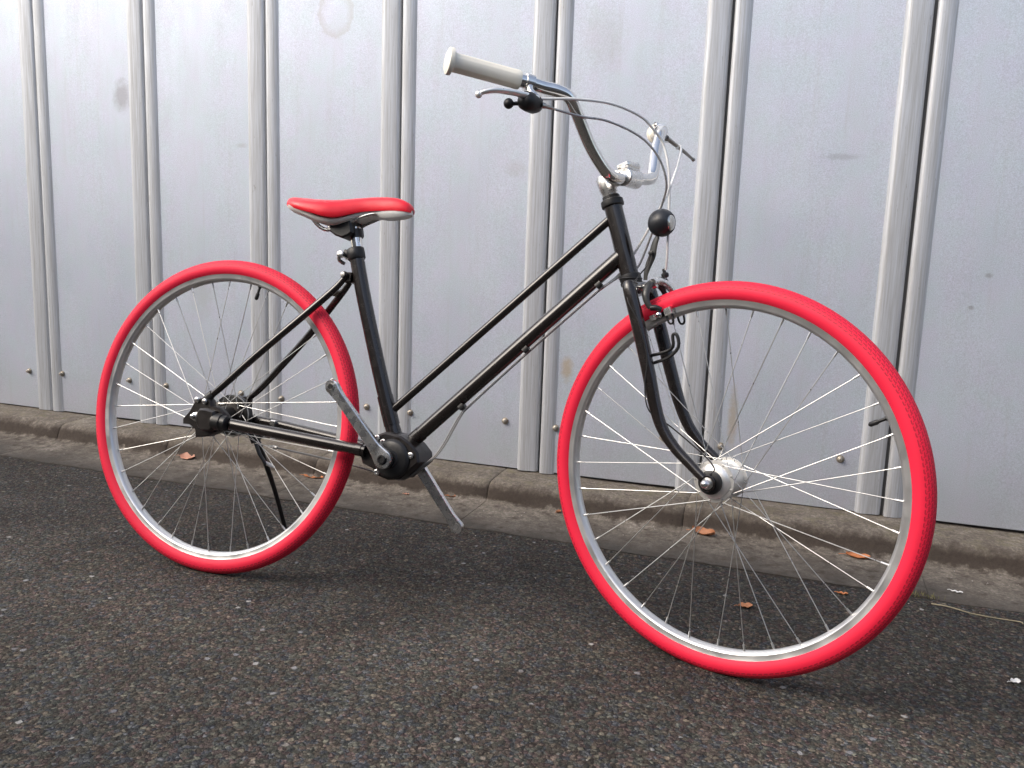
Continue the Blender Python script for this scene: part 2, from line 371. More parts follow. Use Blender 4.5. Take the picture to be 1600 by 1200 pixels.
# ------------------------------------------------------------------ metal wall
wall = thing('metal_wall', 'pale grey metal panel wall with paired vertical ribs behind the bicycle', 'wall', (0, 0, 0), (0, 0, WALLROT))
SPC, PH = 0.475917644, -1.42545492
YP = 0.910; ZB, ZT = 0.0655, 2.65
LP = [(-0.071, YP), (-0.0675, YP-0.0070), (-0.064, YP-0.0108), (-0.059, YP-0.0122), (-0.052, YP-0.0120), (-0.034, YP-0.0092), (-0.018, YP-0.0062), (-0.0105, YP-0.0035), (-0.0082, YP+0.0005), (-0.0082, YP+0.009), (-0.071, YP+0.009)]
RP = [(0.0, YP+0.009), (0.0, YP-0.0030), (0.0022, YP-0.0078), (0.0060, YP-0.0104), (0.012, YP-0.0110), (0.022, YP-0.0100), (0.030, YP-0.0080), (0.038, YP-0.0045), (0.0445, YP), (0.0445, YP+0.009)]
pan = None
for i in range(-10, 14):
    x = PH+SPC*i
    nx = x+SPC
    g = G(); n = 8
    zb = ZB+random.uniform(0.000, 0.0035); zb2 = zb+random.uniform(0.0, 0.0035)
    vs = []; fs = []; a0, a1 = x+0.042, nx-0.069; nz = 14
    b1, b2, b3 = (random.uniform(-1, 1) for _ in range(3))
    for side in (0, 1):
        for iz in range(nz+1):
            z = (zb+(ZT-zb)*iz/nz)
            for ix in range(n+1):
                tx = ix/n; zz = z if iz else zb+(zb2-zb)*tx
                dent = 0.0028*math.sin(math.pi*tx)*(b1+b2*math.sin(2.2*z+b3*3))
                vs.append((a0+(a1-a0)*tx, YP+dent+0.003*side, zz))
    S1 = (n+1)*(nz+1)
    for iz in range(nz):
        for ix in range(n):
            q = iz*(n+1)+ix; fs.append((q, q+1, q+n+2, q+n+1)); fs.append((S1+q, S1+q+n+1, S1+q+n+2, S1+q+1))
    for ix in range(n):
        fs.append((ix, S1+ix, S1+ix+1, ix+1)); q = nz*(n+1)+ix; fs.append((q, q+1, S1+q+1, S1+q))
    for iz in range(nz):
        q = iz*(n+1); fs.append((q, q+n+1, S1+q+n+1, S1+q)); q += n; fs.append((q, S1+q, S1+q+n+1, q+n+1))
    g.add(vs, fs); g.obj('panel', MT['panel'], wall)
    for P in (LP, RP):
        g = G(); prism(g, P, (x, 0, 0.0635+random.uniform(0, 0.002)), X, Y, Z, ZT-0.06)
        ro = g.obj('rib', MT['rib'], wall, 50)
    for bx in (-0.103, 0.058):
        g = G(); bo = random.uniform(-0.004, 0.004)
        cpt = (x+bx+bo-0.012, YP-0.0005, 0.206+random.uniform(-0.004, 0.004))
        lathe(g, cpt, -Y, [(0.0105, 0), (0.0105, 0.0016), (0.0074, 0.0018), (0.0074, 0.0055), (0.006, 0.0066)], 14)
        lathe(g, V(cpt)-Y*0.007, -Y, [(0.0045, 0), (0.0045, 0.006), (0.0035, 0.007)], 10)
        g.obj('bolt', MT['bolt'], wall)
g = G(); box(g, (0.6, YP+0.022, (ZT+0.064)/2), X, Y, Z, 12.5, 0.02, ZT-0.06); g.obj('backing_sheet', MT['backing'], wall)
g = G(); box(g, (0.6, YP+0.01, ZT+0.02), X, Y, Z, 12.5, 0.09, 0.05, 0.004); g.obj('top_rail', MT['rib'], wall)

# unseen wall added behind the camera: shades the metal and is mirrored in it
g = G(); box(g, (0.6, -2.75, 1.05), X, Y, Z, 26, 0.16, 2.1, 0.01)
ow = g.obj('shade_wall', MT['shade_wall_render']); tag(ow, 'unseen rendered wall added behind the camera to shade the metal wall', 'added light blocker')
g = G(); box(g, (0.6, -2.75, 2.135), X, Y, Z, 26, 0.24, 0.07, 0.01); g.obj('shade_wall_coping', MT['shade_wall_render'], ow)

# ------------------------------------------------------------------ bicycle
LEAN = 0.176309901
bike = thing('bicycle', 'black framed bicycle with red tyres and red saddle leaning on its kickstand', 'bicycle', (0, 0, -0.0015), (-LEAN, 0, 0))
RW, RB, MR = 0.345, 0.3148, 0.0185
P0 = V((0.884359581, 0, 0.6962)); AX = V((-0.32403, 0, 0.94604)).normalized()
DE = 0.327772441
FW = V((AX.z, 0, -AX.x))
S = math.cos(DE)*FW-math.sin(DE)*Y; L = math.sin(DE)*FW+math.cos(DE)*Y
def st(s, l, a): return P0+S*s+L*l+AX*a
def bk(u, v, w): return V((u, w, v))
RAKE, ALONG = 0.0806495731, -0.399233221

# wheels -------------------------------------------------------------
def tyre_mesh():
    n, m = 160, 20; g = G(); Rm = RW-MR; vs = []; fs = []; uvs = []
    a0, a1 = R(-140), R(140)   # minor angle 0 = outward
    for i in range(n):
        th = 2*math.pi*i/n
        for j in range(m+1):
            a_ = a0+(a1-a0)*j/m; r = Rm+MR*math.cos(a_); y = MR*math.sin(a_)
            vs.append((r*math.cos(th), y, r*math.sin(th)))
    for i in range(n):
        for j in range(m): fs.append((i*(m+1)+j, ((i+1) % n)*(m+1)+j, ((i+1) % n)*(m+1)+j+1, i*(m+1)+j+1))
    me = bpy.data.meshes.new('tyre'); me.from_pydata(vs, [], fs); me.update()
    uvl = me.uv_layers.new(name='UVMap')
    for pi, pl in enumerate(me.polygons):
        i = pi//m; j = pi % m
        for li, (di, dj) in zip(pl.loop_indices, ((0, 0), (1, 0), (1, 1), (0, 1))):
            uvl.data[li].uv = ((i+di)/n*2*math.pi*RW, (a0+(a1-a0)*(j+dj)/m)*MR)
    me.shade_smooth(); me.materials.append(MT['tyre']); return me
def rim_mesh():
    g = G(); n = 160
    pr = [(RB+0.0012, 0.0128), (RB+0.0012, 0.0108), (RB-0.003, 0.0108), (RB-0.003, -0.0108), (RB+0.0012, -0.0108), (RB+0.0012, -0.0128), (RB-0.0012, -0.0129), (RB-0.0022, -0.0122),
          (RB-0.0108, -0.0121), (RB-0.0120, -0.0117), (RB-0.0146, -0.0085), (RB-0.0166, -0.0045), (RB-0.0171, 0), (RB-0.0166, 0.0045), (RB-0.0146, 0.0085), (RB-0.0120, 0.0117), (RB-0.0108, 0.0121)]
    vs = []; fs = []; m = len(pr)
    for i in range(n):
        th = 2*math.pi*i/n
        for (r, y) in pr: vs.append((r*math.cos(th), y, r*math.sin(th)))
    for i in range(n):
        for j in range(m): fs.append((i*m+j, ((i+1) % n)*m+j, ((i+1) % n)*m+(j+1) % m, i*m+(j+1) % m))
    g.add(vs, fs); return g.mesh('wheel', MT['rim'], 35)
TY, RM = tyre_mesh(), rim_mesh()
def spoke_mesh(side, d, rf, lf):
    th, ha = 0.0, d*R(60)
    a_ = V((rf*math.cos(ha), side*(lf+0.0015*d), rf*math.sin(ha))); b_ = V((RB-0.016, side*0.003, 0)); g = G()
    tube(g, [a_, b_], 0.00084, 8); dd = (a_-b_).normalized()
    tube(g, [b_, b_+dd*0.012], 0.0019, 6); ball(g, a_, 0.0022, 6, 4)
    return g.mesh('spoke', MT['spoke'])
def wheel(mat, valve_deg, rf, lf):
    o = bpy.data.objects.new('wheel', RM); COL.objects.link(o); o.parent = bike; o.matrix_local = mat
    t_ = bpy.data.objects.new('tyre', TY); COL.objects.link(t_); t_.parent = o
    ms = {(s_, d): spoke_mesh(s_, d, rf, lf) for s_ in (-1, 1) for d in (-1, 1)}
    for q in range(36):
        s_ = -1 if q % 2 else 1; d = 1 if q % 4 < 2 else -1
        so_ = bpy.data.objects.new('spoke', ms[(s_, d)]); COL.objects.link(so_); so_.parent = o
        so_.rotation_euler.y = -R(valve_deg+5+10*q)
    g = G(); va = R(valve_deg); dv = V((math.cos(va), 0, math.sin(va)))
    lathe(g, dv*(RB-0.016), -dv, [(0.004, 0), (0.004, 0.003), (0.0028, 0.0035), (0.0028, 0.016)], 10)
    lathe(g, dv*(RB-0.031), -dv, [(0.0036, 0), (0.0042, 0.003), (0.0040, 0.013), (0.002, 0.0155)], 10)
    g.obj('valve', MT['plastic'], o)
    return o
rear = wheel(M.Translation(V((0, 0, RW))), 76.3, 0.030, 0.030)
Wf = M((S, L, AX)).transposed().to_4x4(); Wf.translation = st(RAKE, 0, ALONG)
front = wheel(Wf, 8.6, 0.0335, 0.0285)
# front dynamo hub (wheel coordinates)
g = G()
lathe(g, (0, 0, 0), Y, [(0.010, -0.050), (0.012, -0.040), (0.022, -0.0395), (0.026, -0.037), (0.0295, -0.0335), (0.0300, -0.031), (0.0365, -0.0300), (0.0365, -0.0270), (0.0305, -0.0262),
                        (0.0305, 0.0), (0.0305, 0.0262), (0.0365, 0.0270), (0.0365, 0.0300), (0.0310, 0.0312), (0.029, 0.036), (0.022, 0.041), (0.012, 0.0415), (0.010, 0.05)], 40)
g.obj('hub', MT['hub'], front, 30)
g = G(); lathe(g, (0, -0.0405, 0), -Y, [(0.0205, 0), (0.0210, 0.003), (0.0205, 0.008), (0.018, 0.0095)], 28); g.obj('hub_cap', MT['plastic'], front)
g = G(); lathe(g, (0, 0.042, 0), Y, [(0.018, 0), (0.018, 0.008), (0.015, 0.01)], 24); g.obj('hub_cap', MT['plastic'], front)
for s_ in (-1, 1):
    g = G(); lathe(g, (0, s_*0.055, 0), Y*s_, [(0.0105, 0), (0.0105, 0.002), (0.0082, 0.0025), (0.0082, 0.008), (0.0072, 0.013), (0.004, 0.0165), (0.0015, 0.0175)], 16); g.obj('axle_nut', MT['alu'], front)
# rear hub with drum brake on far side
g = G()
lathe(g, (0, 0, 0), Y, [(0.010, -0.060), (0.020, -0.05), (0.024, -0.036), (0.033, -0.0325), (0.033, -0.0295), (0.022, -0.028), (0.021, 0.0), (0.022, 0.028), (0.034, 0.0295), (0.034, 0.0325), (0.025, 0.035)], 36)
g.obj('hub', MT['darkcast'], rear)
g = G(); lathe(g, (0, 0.035, 0), Y, [(0.030, 0), (0.043, 0.001), (0.046, 0.004), (0.046, 0.018), (0.043, 0.021), (0.02, 0.024)], 36); g.obj('brake_drum', MT['plastic'], rear, 30)
g = G(); lathe(g, (0, 0.033, 0), Y, [(0.0475, 0), (0.0482, 0.002), (0.0475, 0.004), (0.044, 0.004)], 40, cap=False); g.obj('drum_ring', MT['steel'], rear)

# frame ---------------------------------------------------------------
g = G()
HT0, HT1 = st(0, 0, 0.000), st(0, 0, 0.137)
tube(g, [HT0, HT1], 0.0172, 24)
tube(g, [bk(0.3036, 0.7074, 0), bk(0.3315, 0.6191, 0), bk(0.378, 0.4873, 0), bk(0.4052, 0.4157, 0), bk(0.4262, 0.3600, 0), bk(0.4345, 0.335, 0)], 0.0152, 24, sm=3)
tube(g, [bk(0.4005, 0.4265, 0), bk(0.4230, 0.3690, 0)], 0.0165, 24)
tube(g, [bk(0.4245, 0.366, 0), bk(0.4365, 0.334, 0)], [0.0150, 0.0175], 24)
tube(g, [bk(0.836, 0.8000, 0), bk(0.410, 0.3885, 0)], 0.0083, 20)
tube(g, [bk(0.868, 0.7355, 0), bk(0.4615, 0.3310, 0)], 0.0143, 24)
tube(g, [bk(0.4905, 0.3600, 0), bk(0.4575, 0.3270, 0)], 0.0152, 24)
frame = g.obj('frame', MT['black'], bike, 35)
for s_ in (-1, 1):
    g = G()
    tube(g, [bk(0.291, 0.667, s_*0.013), bk(0.2635, 0.632, s_*0.019), bk(0.18, 0.5440, s_*0.044), bk(0.118, 0.4820, s_*0.057), bk(0.055, 0.4180, s_*0.066), bk(0.020, 0.3870, s_*0.067)],
         [0.0062, 0.0075, 0.0078, 0.0078, 0.0074, 0.0066], 14, sm=4)
    g.obj('seat_stay', MT['black'], frame)
g = G(); box(g, bk(0.259, 0.632, 0), V((0.68, 0, 0.73)), Y, V((-0.73, 0, 0.68)), 0.014, 0.042, 0.010, 0.002); g.obj('stay_bridge', MT['black'], frame)
g = G(); lathe(g, bk(0.2885, 0.668, -0.021), Y, [(0.007, 0), (0.008, 0.002), (0.008, 0.040), (0.007, 0.042)], 14); box(g, bk(0.293, 0.664, 0), X, Y, Z, 0.018, 0.028, 0.022, 0.003)
g.obj('stay_clamp', MT['black'], frame)
g = G(); lathe(g, bk(0.2883, 0.6682, -0.022), -Y, [(0.0052, 0), (0.0052, 0.003), (0.003, 0.0035)], 8); g.obj('stay_bolt', MT['steel'], frame)
g = G(); tube(g, [bk(0.060, 0.336, -0.064), bk(0.380, 0.3155, -0.049), bk(0.395, 0.3145, -0.048)], 0.0120, 20); lathe(g, bk(0.376, 0.316, -0.0493), V((0.998, 0.045, -0.06)), [(0.0135, 0), (0.0135, 0.012)], 20)
g.obj('shaft_tube', MT['black'], frame)
g = G(); tube(g, [bk(0.012, 0.342, 0.066), bk(0.101, 0.338, 0.062), bk(0.298, 0.3205, 0.050), bk(0.40, 0.311, 0.040)], [0.010, 0.0105, 0.0105, 0.012], 18); g.obj('chain_stay', MT['black'], frame)
g = G(); box(g, bk(0.010, 0.358, 0.067), X, Z, Y, 0.040, 0.066, 0.006, 0.002); g.obj('dropout', MT['black'], frame)
g = G(); lathe(g, bk(0.2995, 0.7205, 0), bk(0.094, -0.29, 0).normalized()*-1, [(0.0172, -0.018), (0.0186, -0.016), (0.0186, 0.004), (0.0172, 0.006)], 24)
box(g, bk(0.284, 0.7135, 0), bk(0.95, -0.31, 0), Y, bk(0.31, 0.95, 0), 0.018, 0.018, 0.015, 0.002)
g.obj('seat_clamp', MT['plastic'], frame)
g = G(); lathe(g, bk(0.2735, 0.711, -0.019), Y, [(0.006, 0), (0.0075, 0.001), (0.0075, 0.008), (0.0045, 0.0085), (0.0045, 0.03), (0.0075, 0.0305), (0.0075, 0.037), (0.005, 0.039)], 12)
tube(g, [bk(0.271, 0.711, -0.016), bk(0.268, 0.700, -0.010), bk(0.274, 0.694, 0.002)], 0.004, 8, sm=3); g.obj('clamp_bolt', MT['alu'], frame)
# headset cups
g = G(); lathe(g, P0, AX, [(0.0175, 0.134), (0.0212, 0.1362), (0.0216, 0.1395), (0.0212, 0.147), (0.0195, 0.1485), (0.0165, 0.1490)], 28)
lathe(g, P0, AX, [(0.0150, 0.149), (0.0168, 0.1495), (0.0168, 0.1555), (0.0140, 0.157)], 12)
g.obj('headset_cup', MT['plastic'], frame, 30)
g = G(); lathe(g, P0, AX, [(0.0175, 0.002), (0.0200, 0.0), (0.0205, -0.006), (0.0195, -0.011), (0.0205, -0.012), (0.0200, -0.017), (0.017, -0.018)], 28); g.obj('headset_cup', MT['plastic'], frame, 30)
for (u_, v_) in ((0.8283, 0.6725), (0.6967, 0.5410), (0.5750, 0.4180)):
    g = G(); box(g, bk(u_, v_+0.003, -0.003), bk(0.7, 0.7, 0), Y, bk(-0.7, 0.7, 0), 0.012, 0.016, 0.012, 0.002); g.obj('cable_guide', MT['plastic'], frame)

# shaft drive housings --------------------------------------------------
BBH = [(0.4107, 0.3474), (0.4299, 0.3559), (0.4669, 0.3522), (0.4890, 0.3400), (0.5076, 0.3227), (0.5113, 0.3043), (0.4921, 0.2856), (0.4723, 0.2667), (0.4468, 0.2622), (0.4222, 0.2681), (0.4091, 0.2818), (0.3866, 0.2881), (0.3798, 0.3034), (0.3878, 0.3243)]
g = G(); prism(g, BBH, (0, -0.044, 0), X, Z, Y, 0.070, 0.004)
hous = g.obj('gear_housing', MT['darkcast'], bike, 40)
g = G(); lathe(g, bk(0.4525, 0.3052, -0.043), -Y, [(0.0395, 0), (0.0390, 0.004), (0.037, 0.006), (0.0355, 0.008), (0.033, 0.0095), (0.018, 0.0105), (0.016, 0.014)], 36); g.obj('housing_cover', MT['plastic'], hous, 30)
for (u_, v_) in ((0.4301, 0.3357), (0.493, 0.3163), (0.4806, 0.301), (0.4224, 0.2749), (0.4165, 0.3425)):
    g = G(); lathe(g, bk(u_, v_, -0.044), -Y, [(0.0062, 0), (0.0062, 0.0025), (0.0048, 0.0032), (0.0025, 0.0032), (0.0025, 0.001)], 12); g.obj('housing_bolt', MT['alu'], hous)
g = G(); tube(g, [bk(0.448, 0.305, 0.026), bk(0.448, 0.305, 0.052)], 0.018, 20); g.obj('bearing_cup', MT['plastic'], hous)
RH = [(-0.0396, 0.3349), (-0.0383, 0.3241), (-0.0215, 0.3245), (-0.0052, 0.3152), (-0.0016, 0.2992), (0.0294, 0.304), (0.0498, 0.3129), (0.0715, 0.3233), (0.0763, 0.3373), (0.0751, 0.348), (0.0532, 0.3674), (0.0332, 0.3695), (0.0285, 0.3813), (0.0143, 0.3895), (0.0034, 0.383), (-0.0097, 0.3804), (-0.0152, 0.3703), (-0.0247, 0.3516)]
g = G(); prism(g, RH, (0, -0.074, 0), X, Z, Y, 0.020, 0.003)
rh = g.obj('rear_gear_housing', MT['darkcast'], bike, 40)
g = G(); prism(g, [(0.006, 0.330), (0.004, 0.350), (0.012, 0.3625), (0.030, 0.3640), (0.050, 0.3600), (0.0545, 0.3500), (0.0545, 0.3250), (0.046, 0.3160), (0.022, 0.3150), (0.012, 0.3200)], (0, -0.088, 0), X, Z, Y, 0.020, 0.005); g.obj('housing_cover', MT['darkcast'], rh, 40)
g = G(); lathe(g, bk(0.045, 0.3380, -0.0740), bk(0.995, -0.06, 0.07), [(0.0185, 0), (0.0185, 0.018), (0.0160, 0.0195), (0.0160, 0.0300), (0.0135, 0.032)], 24); g.obj('shaft_collar', MT['plastic'], rh, 30)
g = G(); lathe(g, bk(-0.001, 0.3432, -0.073), -Y, [(0.011, 0), (0.011, 0.002), (0.0085, 0.0025), (0.0085, 0.010), (0.0065, 0.011), (0.0050, 0.011), (0.005, 0.018), (0.0035, 0.019)], 14); g.obj('axle_nut', MT['chrome'], rh)
for (u_, v_) in ((-0.004, 0.379), (0.0165, 0.3775)):
    g = G(); lathe(g, bk(u_, v_, -0.074), -Y, [(0.006, 0), (0.006, 0.004), (0.0045, 0.0055), (0.0025, 0.006)], 12); g.obj('housing_bolt', MT['alu'], rh)
g = G(); lathe(g, bk(0.0205, 0.3885, -0.0665), bk(0.69, 0.72, 0), [(0.0090, -0.008), (0.0092, 0.0), (0.0082, 0.010)], 16); g.obj('stay_socket', MT['grey'], rh)

# cranks ------------------------------------------------------------------
def crank(c, tip, wy):
    c, tip = V(c), V(tip); d = (tip-c).normalized(); up = Y*wy
    g = G(); nseg = 12; side = d.cross(Y).normalized()
    prof_ = []
    Ln = (tip-c).length; R0, R1, H0, H1 = 0.0190, 0.0142, 0.0122, 0.0100
    for i in range(9): a_ = math.pi*i/8*0.62; prof_.append((-R0*math.cos(a_), max(0.0008, R0*math.sin(a_))))
    for i in range(1, 16):
        q = i/16; t = 0.008+(Ln-0.014)*q; h_ = H0+(H1-H0)*q
        prof_.append((t, h_+(R0*0.94-H0)*max(0, 1-q/0.20)**2+(R1-H1)*max(0, (q-0.86)/0.14)**2))
    for i in range(9): a_ = math.pi*0.38+math.pi*0.62*i/8; prof_.append((Ln-R1*math.cos(a_), max(0.0008, R1*math.sin(a_))))
    poly = [(t, h) for t, h in prof_]+[(t, -h) for t, h in reversed(prof_)]
    n = len(poly); rings = []
    for (z, k_) in ((-0.0065, 0.88), (-0.0048, 1.0), (0.0044, 1.0), (0.0062, 0.84)):
        rings.append([c+d*t+side*(h*k_)+up*(z+0.006*(1-max(0, min(1, t/Ln)))*-1) for t, h in poly])
    vs = [v for r in rings for v in r]; fs = []
    for i in range(3):
        for j in range(n): fs.append((i*n+j, i*n+(j+1) % n, (i+1)*n+(j+1) % n, (i+1)*n+j))
    m = len(prof_)
    for ring in (0, 3):
        for j in range(m-1): fs.append((ring*n+j, ring*n+j+1, ring*n+n-2-j, ring*n+n-1-j))
    g.add(vs, fs)
    return g, d, up
CB = bk(0.4460, 0.3050, -0.074); CT = bk(0.3275, 0.4355, -0.084)
g, d, up = crank(CB, CT, -1); ck = g.obj('crank_arm', MT['alu'], bike, 40)
g = G(); lathe(g, CB-Y*0.001, -Y, [(0.0085, 0.0), (0.0085, 0.0028), (0.006, 0.003), (0.005, 0.001)], 18); g.obj('crank_bolt', MT['plastic'], ck)
g = G(); lathe(g, CT-Y*0.001, -Y, [(0.0066, 0.0), (0.0066, 0.0076), (0.0058, 0.0076), (0.0052, 0.002)], 16); g.obj('pedal_hole', MT['steel'], ck)
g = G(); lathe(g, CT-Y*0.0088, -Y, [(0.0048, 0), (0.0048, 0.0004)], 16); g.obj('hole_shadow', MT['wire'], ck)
g = G(); lathe(g, CB+Y*0.026, -Y, [(0.012, 0), (0.012, 0.026)], 18); g.obj('crank_spindle', MT['plastic'], ck)
CB2 = bk(0.4460, 0.3050, 0.070); CT2 = bk(0.5535, 0.1700, 0.080)
g, d, up = crank(CB2, CT2, 1); ck2 = g.obj('crank_arm', MT['alu'], bike, 40)
g = G(); lathe(g, CT2+Y*0.009, -Y, [(0.0066, 0.0), (0.0066, 0.0172), (0.0056, 0.0172), (0.0050, 0.012)], 16); g.obj('pedal_hole', MT['steel'], ck2)
g = G(); lathe(g, CB2-Y*0.022, Y, [(0.011, 0), (0.011, 0.022)], 18); g.obj('crank_spindle', MT['plastic'], ck2)

# fork --------------------------------------------------------------------
g = G(); tube(g, [st(0, 0, -0.016), st(0, 0, -0.040)], 0.0165, 20)
tube(g, [st(0.016, -0.047, -0.037), st(0.013, -0.030, -0.028), st(0.006, 0, -0.025), st(0.009, 0.030, -0.028), st(0.010, 0.047, -0.037)], [0.0095, 0.0130, 0.0150, 0.0130, 0.0095], 16, sm=4)
fork = g.obj('fork', MT['black'], bike)
for s_ in (-1, 1):
    o_ = 0.005 if s_ < 0 else -0.003
    g = G()
    tube(g, [st(0.012+o_, s_*0.043, -0.022), st(0.013+o_, s_*0.0465, -0.036), st(0.014+o_, s_*0.048, -0.11), st(0.0135+o_*0.8, s_*0.049, -0.19), st(0.0135+o_*0.3, s_*0.0495, -0.245), st(0.0185, s_*0.050, -0.290), st(0.034, s_*0.0505, -0.329), st(0.056, s_*0.0515, -0.3630), st(0.0745, s_*0.053, -0.390)],
         [0.0095, 0.0125, 0.0128, 0.0122, 0.0115, 0.0105, 0.0095, 0.0086, 0.0080], 18, sm=5)
    g.obj('fork_blade', MT['black'], fork)
    g = G(); lathe(g, st(RAKE, s_*0.0505, ALONG), L*s_, [(0.0135, 0), (0.0145, 0.001), (0.0145, 0.0045), (0.0135, 0.0055)], 20); g.obj('dropout', MT['black'], fork)
# black stay bracket on the near blade
g = G()
tube(g, [st(0.0180, -0.034, -0.159), st(0.0496, -0.034, -0.1604), st(0.0680, -0.034, -0.1555), st(0.0722, -0.034, -0.1375), st(0.0770, -0.034, -0.1345), st(0.0812, -0.034, -0.1400), st(0.0778, -0.034, -0.1590), st(0.0540, -0.034, -0.1715), st(0.0174, -0.034, -0.1735)], 0.0030, 8, sm=3)
g.obj('stay_bracket', MT['plastic'], fork)

# front side pull brake -----------------------------------------------------
g = G(); lathe(g, st(0.014, 0, -0.030), S, [(0.006, 0), (0.006, 0.028), (0.0095, 0.028), (0.0095, 0.036), (0.006, 0.038)], 14)
brake = g.obj('brake_caliper', MT['alu'], bike)
g = G(); tube(g, [st(0.046, 0.030, -0.050), st(0.048, 0.020, -0.040), st(0.048, 0.0, -0.029), st(0.045, -0.020, -0.033), st(0.041, -0.033, -0.047), st(0.040, -0.036, -0.062), st(0.043, -0.034, -0.077)], [0.005, 0.006, 0.0078, 0.008, 0.0075, 0.0062, 0.005], 10, sm=4, flat=(1, 0.8)); g.obj('brake_arm', MT['grey'], brake)
g = G(); tube(g, [st(0.043, -0.034, -0.077), st(0.052, -0.031, -0.079), st(0.060, -0.027, -0.085)], [0.005, 0.0055, 0.0045], 10, sm=3); g.obj('arm_foot', MT['plastic'], brake)
g = G(); tube(g, [st(0.052, -0.018, -0.030), st(0.054, 0.0, -0.027), st(0.058, 0.020, -0.035), st(0.060, 0.034, -0.050), st(0.056, 0.036, -0.075), st(0.056, 0.030, -0.090)], [0.006, 0.0075, 0.007, 0.006, 0.0055, 0.0045], 10, sm=4); g.obj('brake_arm', MT['alu'], brake)
for s_ in (-1, 1):
    c_ = st(0.0535, s_*0.0215, -0.0925); along = (S*0.996+AX*0.088).normalized(); nn = along.cross(L).normalized()
    g = G(); box(g, c_-along*0.014, along, nn, L, 0.013, 0.011, 0.012, 0.001); box(g, c_+along*0.017, along, nn, L, 0.015, 0.014, 0.012, 0.001)
    pad = g.obj('brake_pad', MT['alu'], brake)
    g = G(); box(g, c_-L*s_*0.004, along, nn, L, 0.044, 0.009, 0.006, 0.001); g.obj('pad_rubber', MT['plastic'], pad)
    g = G(); ball(g, c_+L*s_*0.008, 0.0062, 12, 8); g.obj('pad_bolt', MT['chrome'], pad)
    g = G(); q0 = c_+along*0.010-nn*(-0.006 if nn.z < 0 else 0.006)
    tube(g, [q0, q0-AX*0.012+S*0.001, q0-AX*0.016+S*0.006, q0-AX*0.012+S*0.011, q0+S*0.012+AX*0.002], 0.0020, 8, sm=3); g.obj('pad_loop', MT['plastic'], pad)
g = G(); lathe(g, st(0.0600, 0.020, -0.022), AX, [(0.0055, 0), (0.0068, 0.002), (0.0068, 0.007), (0.0045, 0.009), (0.0032, 0.010), (0.0032, 0.016)], 12); box(g, st(0.053, 0.018, -0.026), S, L, AX, 0.016, 0.007, 0.004, 0.001); g.obj('cable_adjuster', MT['plastic'], brake)
g = G(); tube(g, [st(0.0610, 0.020, -0.022), st(0.0635, 0.030, -0.048)], 0.0008, 6); g.obj('brake_wire', MT['steel'], brake)

# stem and handlebar ---------------------------------------------------------
g = G(); tube(g, [st(0, 0, 0.152), st(-0.001, 0, 0.168), st(-0.002, 0, 0.184), st(-0.001, 0, 0.194), st(0.001, 0, 0.199)], [0.0130, 0.0165, 0.0185, 0.0165, 0.008], 24)
tube(g, [st(-0.0135, 0, 0.1840), st(-0.010, 0, 0.1860), st(0.006, 0, 0.1870), st(0.026, 0, 0.1810), st(0.044, 0, 0.1745)], [0.0105, 0.0150, 0.0168, 0.0142, 0.0142], 18, sm=4)
stem = g.obj('stem', MT['alu'], bike, 45)
CL = st(0.0475, 0, 0.1730)
g = G(); lathe(g, CL-L*0.024, L, [(0.0155, 0), (0.0172, 0.002), (0.0172, 0.046), (0.0155, 0.048)], 24); g.obj('bar_clamp', MT['alu'], stem)
g = G(); tl = (S*0.55+AX*0.83).normalized(); tp = tl.cross(L)
prism(g, [(-0.024, -0.011), (-0.018, -0.014), (0.018, -0.014), (0.024, -0.011), (0.024, 0.011), (0.018, 0.014), (-0.018, 0.014), (-0.024, 0.011)], CL+AX*0.0165+S*0.003, L, S, AX, 0.0085, 0.002)
prism(g, [(-0.022, -0.010), (0.022, -0.010), (0.022, 0.010), (-0.022, 0.010)], CL+AX*0.0125+S*0.003, L, S, AX, 0.005, 0.001)
g.obj('clamp_cap', MT['alu'], stem)
barpts_n = [(0.0430, -0.035, 0.1705), (0.0405, -0.062, 0.1730), (0.0405, -0.078, 0.1825), (0.0430, -0.112, 0.2190), (0.0530, -0.150, 0.2690), (0.0568, -0.170, 0.2885), (0.0500, -0.186, 0.2985), (0.0350, -0.205, 0.3080), (0.0200, -0.234, 0.3180), (-0.0431, -0.345, 0.3566)]
barpts_f = [(0.0505, 0.035, 0.1755), (0.0555, 0.063, 0.1780), (0.0565, 0.080, 0.1900), (0.0575, 0.115, 0.2406), (0.0592, 0.148, 0.2800), (0.0578, 0.168, 0.2960), (0.0450, 0.195, 0.3080), (0.0193, 0.243, 0.3268), (-0.0341, 0.345, 0.367)]
pts = [st(*q) for q in reversed(barpts_n)]+[CL]+[st(*q) for q in barpts_f]
g = G(); tube(g, pts, 0.0111, 20, sm=6); bar = g.obj('handlebar', MT['chrome'], bike, 60)
